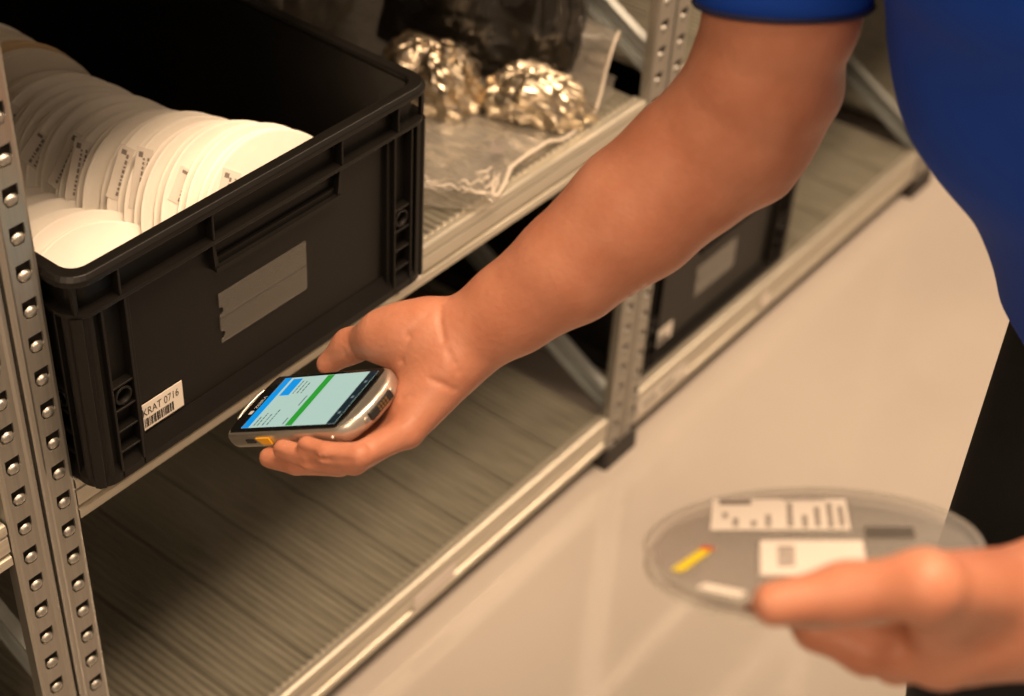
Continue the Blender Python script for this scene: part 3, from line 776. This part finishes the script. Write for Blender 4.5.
# ------------------------------------------------------------------ organic shapes: blended distance fields meshed on a grid
class Field:
    def __init__(s, lo, hi, res):
        s.lo = np.array(lo, np.float32); s.res = res
        s.n = np.ceil((np.array(hi)-np.array(lo))/res).astype(int)+1
        s.d = np.full(s.n, 1.0, np.float32)
    def sub(s, lo, hi):
        a = np.clip(np.floor((np.array(lo)-s.lo)/s.res).astype(int), 0, s.n-1); e = np.clip(np.ceil((np.array(hi)-s.lo)/s.res).astype(int)+1, 1, s.n)
        sl = tuple(slice(i, j) for i, j in zip(a, e))
        g = [s.lo[k] + s.res*np.arange(a[k], e[k], dtype=np.float32) for k in range(3)]
        return sl, np.meshgrid(*g, indexing='ij', sparse=True)
    def mix(s, sl, q, k, op):
        cur = s.d[sl]
        if op == 'add':
            h = np.maximum(k-np.abs(cur-q), 0)/k; s.d[sl] = np.minimum(cur, q) - h*h*k*.25
        else:
            q = -q; h = np.maximum(k-np.abs(cur-q), 0)/k; s.d[sl] = np.maximum(cur, q) + h*h*k*.25
    def cap(s, a, b, ra, rb, k=.01, op='add'):
        a = np.array(a, float); b = np.array(b, float); pad = max(ra, rb)+k+3*s.res
        sl, (X, Y, Z) = s.sub(np.minimum(a, b)-pad, np.maximum(a, b)+pad)
        d = b-a; L = max(d@d, 1e-12)
        t = np.clip(((X-a[0])*d[0]+(Y-a[1])*d[1]+(Z-a[2])*d[2])/L, 0, 1)
        q = np.sqrt((X-a[0]-t*d[0])**2+(Y-a[1]-t*d[1])**2+(Z-a[2]-t*d[2])**2) - (ra+(rb-ra)*t)
        s.mix(sl, q.astype(np.float32), k, op); return s
    def chain(s, pts, rs, k=.01, op='add'):
        for i in range(len(pts)-1): s.cap(pts[i], pts[i+1], rs[i], rs[i+1], k, op)
        return s
    def ell(s, c, axes, rad, k=.01, op='add'):
        c = np.array(c, float); A = np.array(axes, float); rad = np.array(rad, float); pad = rad.max()+k+3*s.res
        sl, (X, Y, Z) = s.sub(c-pad, c+pad)
        P = [((X-c[0])*A[i][0]+(Y-c[1])*A[i][1]+(Z-c[2])*A[i][2])/rad[i] for i in range(3)]
        n0 = np.sqrt(P[0]**2+P[1]**2+P[2]**2); q = (n0-1)*rad.min()*np.where(n0 < 1, 1, 1.0)
        s.mix(sl, q.astype(np.float32), k, op); return s
    def cut(s, p, n):
        """keep the side the normal points to"""
        X, Y, Z = np.meshgrid(*[s.lo[k]+s.res*np.arange(s.n[k], dtype=np.float32) for k in range(3)], indexing='ij', sparse=True)
        s.d = np.maximum(s.d, -((X-p[0])*n[0]+(Y-p[1])*n[1]+(Z-p[2])*n[2]).astype(np.float32)); return s
    def mesh(s):
        d = s.d; ins = d < 0
        n = [k-1 for k in d.shape]
        c8 = [(i,j,k) for i in (0,1) for j in (0,1) for k in (0,1)]
        cnt = np.zeros(n, np.int8)
        for o in c8: cnt += ins[o[0]:o[0]+n[0], o[1]:o[1]+n[1], o[2]:o[2]+n[2]]
        cells = np.argwhere((cnt > 0) & (cnt < 8))
        idx = np.full(n, -1, np.int32); idx[tuple(cells.T)] = np.arange(len(cells))
        acc = np.zeros((len(cells), 3)); w = np.zeros(len(cells))
        val = {o: d[cells[:,0]+o[0], cells[:,1]+o[1], cells[:,2]+o[2]].astype(float) for o in c8}
        for o in c8:
            for ax in range(3):
                if o[ax] == 0:
                    o2 = tuple(1 if i == ax else o[i] for i in range(3)); a, b_ = val[o], val[o2]
                    m_ = (a < 0) != (b_ < 0); t = np.where(m_, a/np.where(m_, a-b_, 1), 0)
                    p = np.tile(np.array(o, float), (len(cells),1)); p[:,ax] += t
                    acc[m_] += p[m_]; w[m_] += 1
        V = s.lo + s.res*(cells + acc/w[:,None])
        Fs = []
        for ax in range(3):
            o1, o2 = [(1,2),(2,0),(0,1)][ax]
            sl0 = [slice(None)]*3; sl1 = [slice(None)]*3; sl0[ax] = slice(0,-1); sl1[ax] = slice(1,None)
            a = ins[tuple(sl0)]; b_ = ins[tuple(sl1)]
            e = np.argwhere(a != b_); 
            e = e[(e[:,o1] > 0) & (e[:,o2] > 0) & (e[:,o1] < n[o1]) & (e[:,o2] < n[o2])]
            if not len(e): continue
            fl = a[tuple(e.T)]
            def gi(p, q):
                c = e.copy(); c[:,o1] -= p; c[:,o2] -= q; return idx[tuple(c.T)]
            Q = np.stack([gi(1,1), gi(0,1), gi(0,0), gi(1,0)], 1)
            Q[~fl] = Q[~fl][:, ::-1]
            Fs.append(Q)
        Fq = np.concatenate(Fs); Fq = Fq[(Fq >= 0).all(1)]
        return V, Fq
def np_mesh(name, parts, smooth_it=2):
    """join several (V,F) into one mesh"""
    Vs, Fs, b0 = [], [], 0
    for V, Fq in parts:
        for _ in range(smooth_it):      # light relaxation along quad edges
            acc = np.zeros_like(V); w = np.zeros(len(V))
            for a, b_ in ((0,1),(1,2),(2,3),(3,0)):
                np.add.at(acc, Fq[:,a], V[Fq[:,b_]]); np.add.at(w, Fq[:,a], 1)
                np.add.at(acc, Fq[:,b_], V[Fq[:,a]]); np.add.at(w, Fq[:,b_], 1)
            V = V*.5 + .5*acc/np.maximum(w,1)[:,None]
        Vs.append(V); Fs.append(Fq+b0); b0 += len(V)
    V = np.concatenate(Vs); Fq = np.concatenate(Fs)
    me = bpy.data.meshes.new(name)
    me.vertices.add(len(V)); me.vertices.foreach_set('co', V.astype(np.float32).ravel())
    me.loops.add(4*len(Fq)); me.loops.foreach_set('vertex_index', Fq.astype(np.int32).ravel())
    me.polygons.add(len(Fq)); me.polygons.foreach_set('loop_start', np.arange(0, 4*len(Fq), 4, dtype=np.int32))
    me.polygons.foreach_set('loop_total', np.full(len(Fq), 4, np.int32))
    me.polygons.foreach_set('use_smooth', np.ones(len(Fq), bool))
    me.update(calc_edges=True); me.validate()
    return me
# ------------------------------------------------------------------ person
person = empty('person', (.47, -.70, 0), 'person in a blue short-sleeved shirt and black trousers reaching to the shelf with a phone', 'person')
def wparent(o): o.parent = person; o.location = (-.47, .70, 0); return o

# right arm and hand
EL = px(775, 148, 1.10); SH = px(812, -270, .935)
WR = px(456, 343, 1.200); WRT = px(446, 322, 1.205); WRP = px(467, 365, 1.195)
rf = Field((.02, -.47, .60), (.43, -.02, 1.27), .0019)
nrm = lambda v: v/np.linalg.norm(v)
fa = nrm(EL-WR); lat = nrm(WRP-WRT); lat = nrm(lat - fa*(lat@fa)); dor = np.cross(fa, lat)
AC = [(456,345,1.200),(512,308,1.185),(570,267,1.165),(635,213,1.145),(692,165,1.125),(737,122,1.100),(764,72,1.070),(783,10,1.040)]
AP = [px(*q) for q in AC] + [SH]
rf.chain(AP, [.0300,.0345,.0415,.0490,.0500,.0500,.0488,.0500,.056], .006)
rf.cap(px(764,170,1.118), px(802,92,1.082), .0210, .0240, .02)             # elbow point
# palm
P_MCP, R_MCP, M_MCP, I_MCP = ph(.080,.004,-.037), ph(.063,.010,-.042), ph(.045,.017,-.043), ph(.026,.030,-.045)
rf.cap(WRP-lat*.004, P_MCP, .0170, .0120, .014); rf.cap(WR+lat*.004, R_MCP, .0180, .0130, .014)
rf.cap(WR-lat*.004, M_MCP, .0180, .0130, .014); rf.cap(WRT+lat*.004, I_MCP, .0170, .0125, .014)
rf.cap(px(450,368,1.184), px(410,408,1.188), .0170, .0140, .016)           # hypothenar pad
# thenar pad and thumb
TH = [px(428,327,1.200), px(384,336,1.212), px(350,346,1.240), px(328,364,1.252)]
rf.ell(px(402,334,1.200), (nrm(TH[1]-TH[0]), nrm(np.cross(dor, TH[1]-TH[0])), dor), (.034,.0235,.020), .016)
rf.chain(TH, [.0205,.0165,.0122,.0092], .010)
# fingers: little, ring, middle, index
FG = [
 ([P_MCP, ph(.0775,-.0395,-.0205), ph(.0560,-.0468,-.0110), ph(.0362,-.0450,-.0050)], [.0118,.0094,.0082,.0072]),
 ([R_MCP, ph(.0680,-.0400,-.0255), ph(.0365,-.0480,-.0150), ph(.0080,-.0460,-.0070)], [.0125,.0100,.0088,.0078]),
 ([M_MCP, ph(.0360,-.0310,-.0345), ph(.0050,-.0420,-.0240), ph(-.0220,-.0420,-.0180)], [.0125,.0102,.0090,.0080]),
 ([I_MCP, ph(.0010,-.0130,-.0370), ph(-.0220,-.0200,-.0285), ph(-.0420,-.0185,-.0250)], [.0125,.0100,.0090,.0080]),
]
for pts, rs in FG:
    rf.cap(pts[0], pts[1], rs[0], rs[1], .005)
    rf.cap(pts[1], pts[2], rs[1], rs[2], .0022); rf.cap(pts[2], pts[3], rs[2], rs[3], .0022)
# creases
def groove(fd, pts, r=.0016, k=.004):
    for a, b_ in zip(pts, pts[1:]): fd.cap(a, b_, r, r, k, 'sub')
# left forearm and hand, holding the reel
def hp(x, y, h):
    """point seen at x, y lying at height h above the held reel's upper flange"""
    r = RW @ np.array([(x-512)/F_PX, (y-348)/F_PX, 1.0]); t = ((HC + hn*h - CAM) @ hn)/(r @ hn); return CAM + r*t
lf = Field((-.10, -.93, .76), (.42, -.48, 1.22), .0021)
LE = px(1400, 565, .93); LW = px(1060, 606, .835); LS = np.array([.335, -.70, 1.15])
lf.chain([LW + np.array([0,0,.006]), LW+(LE-LW)*.4, LE], [.0265,.036,.042], .02)
lf.chain([LW - np.array([0,0,.010]), LW+(LE-LW)*.4-np.array([0,0,.01]), LE], [.0240,.034,.040], .02)
lf.chain([LE, LE+(LS-LE)*.5, LS], [.042,.047,.055], .03)
LT = [px(1015,594,.826), hp(925,586,.0200), hp(846,593,.0140), hp(774,604,.0108)]
lf.chain(LT, [.0245,.0158,.0134,.0108], .009)
IM, MM = px(940,652,.806), px(962,648,.826)
lf.cap(LW, IM, .027, .0165, .02); lf.cap(LW, MM, .026, .016, .02); lf.cap(LT[1]*.7+IM*.3, IM, .0120, .0150, .012)
lf.cap(LW, px(985,640,.845), .026, .016, .02)
lf.chain([IM, px(866,651,.806), hp(815,630,-.0235), hp(785,600,-.0225)], [.0160,.0118,.0098,.0085], .006)
lf.chain([MM, px(895,660,.822), hp(852,628,-.0240), hp(825,590,-.0225)], [.0160,.0118,.0100,.0086], .006)
lf.chain([px(985,640,.845), px(925,655,.838), hp(890,620,-.0240), hp(868,585,-.0225)], [.0155,.0112,.0096,.0084], .006)
lf.chain([px(1005,635,.862), px(955,640,.856), hp(925,612,-.0235), hp(905,588,-.0220)], [.0145,.0102,.0088,.0078], .006)
lf.cap(LW, px(1005,635,.862), .026, .0150, .02)
# head and neck above the shirt (out of the picture)
hf = Field((.00, -.70, 1.16), (.42, -.36, 1.52), .004)
NK = np.array([.300, -.52, 1.19]); HD = np.array([.165, -.540, 1.360])
fw = nrm(np.array([-.75, .25, -.62])); hu = nrm(HD-NK); hu = nrm(hu - fw*(hu@fw)); hs = np.cross(fw, hu)
hf.cap(NK, HD-hu*.05, .060, .054, .03)
hf.ell(HD+hu*.015-fw*.012, (fw,hu,hs), (.095,.090,.075), .03); hf.ell(HD-hu*.045+fw*.035, (fw,hu,hs), (.060,.075,.058), .03)
hf.cap(HD+fw*.090+hu*.006, HD+fw*.108-hu*.030, .009, .014, .012)
for s in (-1, 1):
    hf.ell(HD+hs*s*.076-fw*.01-hu*.008, (fw,hu,hs), (.018,.032,.008), .01)
    hf.ell(HD+fw*.088+hs*s*.031+hu*.010, (fw,hu,hs), (.012,.010,.016), .010, 'sub')
hf.cap(HD+fw*.092-hu*.062+hs*.022, HD+fw*.092-hu*.062-hs*.022, .004, .004, .006, 'sub')
# finish: skin creases of the phone hand
def on_skin(fd, pts, lift=.0003):
    """points on the surface of a field under given photo positions"""
    out = []
    for (x, y) in pts:
        for D in np.arange(1.08, 1.32, .0006):
            p = px(x, y, D); i = np.round((p-fd.lo)/fd.res).astype(int)
            if (i >= 0).all() and (i < fd.n).all() and fd.d[tuple(i)] < 0: out.append(px(x, y, D-lift)); break
    return out
for ln in ([(401,362),(405,348),(409,336),(417,324),(426,316)], [(447,350),(453,361),(458,372)], [(430,379),(442,384),(456,391)], [(348,345),(352,354),(358,362)],
           [(344,352),(349,361)], [(402,399),(412,396),(424,391)], [(441,306),(440,322),(444,340)], [(366,441),(371,449)], [(297,448),(312,455),(330,460),(350,461)], [(275,453),(290,460),(310,465),(332,468)]):
    groove(rf, on_skin(rf, ln), .0011, .0030)
body = link('body', np_mesh('body', [rf.mesh(), lf.mesh(), hf.mesh()]), M['skin'], None); wparent(body)
tag(body, 'bare tanned arms and hands')
# nails
def nail(p, d, up, r, name='fingernail'):
    d = nrm(d); up = nrm(up - d*(up@d)); sd = np.cross(d, up); b = MB(); L = []
    for j in range(5):
        f = j/4; row = []
        for i in range(7):
            a = (i/6-.5)*1.7; w = 1-.25*(2*f-1)**2
            q = p + d*(f-.5)*r*1.5 + sd*math.sin(a)*r*.86*w + up*(math.cos(a)*r*.98 - .10*r*(2*f-1)**2)
            row.append(tuple(q))
        L.append(row)
    b.loops(L, 0, True, close_u=False)
    o = b.build(name, M['nail'], None); wparent(o)
    s_ = o.modifiers.new('solid', 'SOLIDIFY'); s_.thickness = .0006
    return o
for pts, rs in FG[:3]:
    d = pts[3]-pts[2]; nail(pts[3]-nrm(d)*.001, d, -ph(0,0,1)+ph(0,0,0) + (ph(0,-1,0)-ph(0,0,0))*.55, rs[3])
nail(LT[3]-nrm(LT[3]-LT[2])*.001, LT[3]-LT[2], -RW@np.array([0,.35,.94]), .0104)
# hair
hh = Field((.00, -.72, 1.20), (.42, -.36, 1.55), .004)
hh.ell(HD+hu*.022-fw*.018, (fw,hu,hs), (.099,.094,.081), .02); hh.ell(HD-fw*.075-hu*.02, (fw,hu,hs), (.05,.07,.07), .03)
hh.cut(HD+fw*.055-hu*.0, nrm(-fw+hu*.75)); hh.cut(HD-hu*.075, hu)
hair = link('hair', np_mesh('hair', [hh.mesh()]), M['hair'], None); wparent(hair)

# shirt
sf = Field((.08, -1.0, .74), (.75, -.24, 1.34), .0045)
WA, CHS = np.array([.475,-.645,.88]), np.array([.415,-.545,1.06])
sf.chain([px(1222,345,1.15), px(1230,205,1.08), px(1126,15,1.005), np.array([.345,-.53,1.15])], [.150,.144,.140,.120], .03)
sf.cap(np.array([.335,-.42,1.185]), np.array([.335,-.66,1.15]), .085, .085, .06)
HEM = px(783, 3, 1.038); HB = nrm(SH-EL)
sf.chain([SH, SH+(HEM-SH)*.55], [.074,.055], .035)
sf.chain([LS, LE+(LS-LE)*.62], [.074,.055], .035)
sf.cap(NK, NK+hu*.02, .066, .062, .03)
# hollow: neck, sleeve ends, waist
hemn = nrm(RW@np.array([0.,-.92,-.39]))
Xg, Yg, Zg = np.meshgrid(*[sf.lo[k]+sf.res*np.arange(sf.n[k], dtype=np.float32) for k in range(3)], indexing='ij', sparse=True)
# soft drapery folds on the body of the shirt
sf.d += (.0035*np.sin(46*(Xg*.5+Yg*.8)+ 9*Zg) * np.clip((1.12-Zg)*4, 0, 1)).astype(np.float32)
sf.cut((0,0,.815), (0,0,1))
shirt = link('shirt', np_mesh('shirt', [sf.mesh()]), M['shirt'], None); wparent(shirt)
tag(shirt, 'blue short-sleeved jersey shirt')
def sleeve(top, hemc, n_hem, r0, r1, name='sleeve'):
    """open tube of cloth from inside the shoulder to the hem, turned in at the end"""
    ax = nrm(top-hemc); L = []
    def frame(n): 
        e1 = RW@np.array([1.,0,0]); e1 = nrm(e1 - n*(e1@n)); return e1, np.cross(n, e1)
    N = 48
    for f in np.linspace(1, 0, 12):
        n = nrm(ax*f + n_hem*(1-f)); e1, e2 = frame(n); r = r1+(r0-r1)*f
        L.append([tuple(hemc + (top-hemc)*f + (e1*math.cos(a)+e2*math.sin(a))*r*(1+.018*math.sin(3*a+4*f)*(.4+f))) for a in np.linspace(0, 2*math.pi, N, endpoint=False)])
    e1, e2 = frame(n_hem)
    for dr, dn in ((-.0012,-.0008),(-.0028,.0004),(-.0032,.012),(-.0030,.03)):
        L.append([tuple(hemc + n_hem*dn + (e1*math.cos(a)+e2*math.sin(a))*(r1+dr)) for a in np.linspace(0, 2*math.pi, N, endpoint=False)])
    b = MB(); b.loops(L, 0, True); o = b.build(name, M['shirt'], None); wparent(o)
    b = MB(); b.tube([tuple(hemc + (e1*math.cos(a)+e2*math.sin(a))*(r1-.0002)) for a in np.linspace(0, 2*math.pi, N+1)], .0021, 6, caps=False)
    h = b.build('sleeve_hem', M['shirt_hem'], None); h.parent = o
    return o
sleeve(SH*.75+HEM*.25, HEM, hemn, .066, .0570)
sleeve(LS+(LE-LS)*.12, LE+(LS-LE)*.45, nrm(LS-LE), .068, .0590)
# trousers and shoes
tf = Field((.24, -1.02, .0), (.74, -.40, 1.00), .007)
RL = [np.array([.470,-.626,.84]), np.array([.440,-.612,.48]), np.array([.475,-.640,.10])]
LL = [np.array([.490,-.790,.84]), np.array([.465,-.810,.48]), np.array([.485,-.815,.10])]
tf.chain(RL, [.098,.078,.066], .03); tf.chain(LL, [.098,.078,.066], .03)
tf.cap(np.array([.508,-.690,.825]), np.array([.510,-.765,.825]), .112, .112, .05)
tf.cut((0,0,.055), (0,0,1))
tr_ = link('trousers', np_mesh('trousers', [tf.mesh()]), M['trousers'], None); wparent(tr_); tag(tr_, 'black trousers')
for q in (RL[2], LL[2]):
    s_ = Field((q[0]-.26, q[1]-.1, -.02), (q[0]+.12, q[1]+.1, .14), .006)
    s_.cap((q[0]+.03,q[1],.045), (q[0]-.12,q[1],.035), .044, .040, .03); s_.cap((q[0]-.12,q[1],.035), (q[0]-.17,q[1],.028), .042, .034, .02); s_.cap((q[0],q[1],.05), (q[0],q[1],.10), .046, .05, .03)
    s_.cut((0,0,.002), (0,0,1))
    o = link('shoe', np_mesh('shoe', [s_.mesh()]), M['shoe'], None); wparent(o)
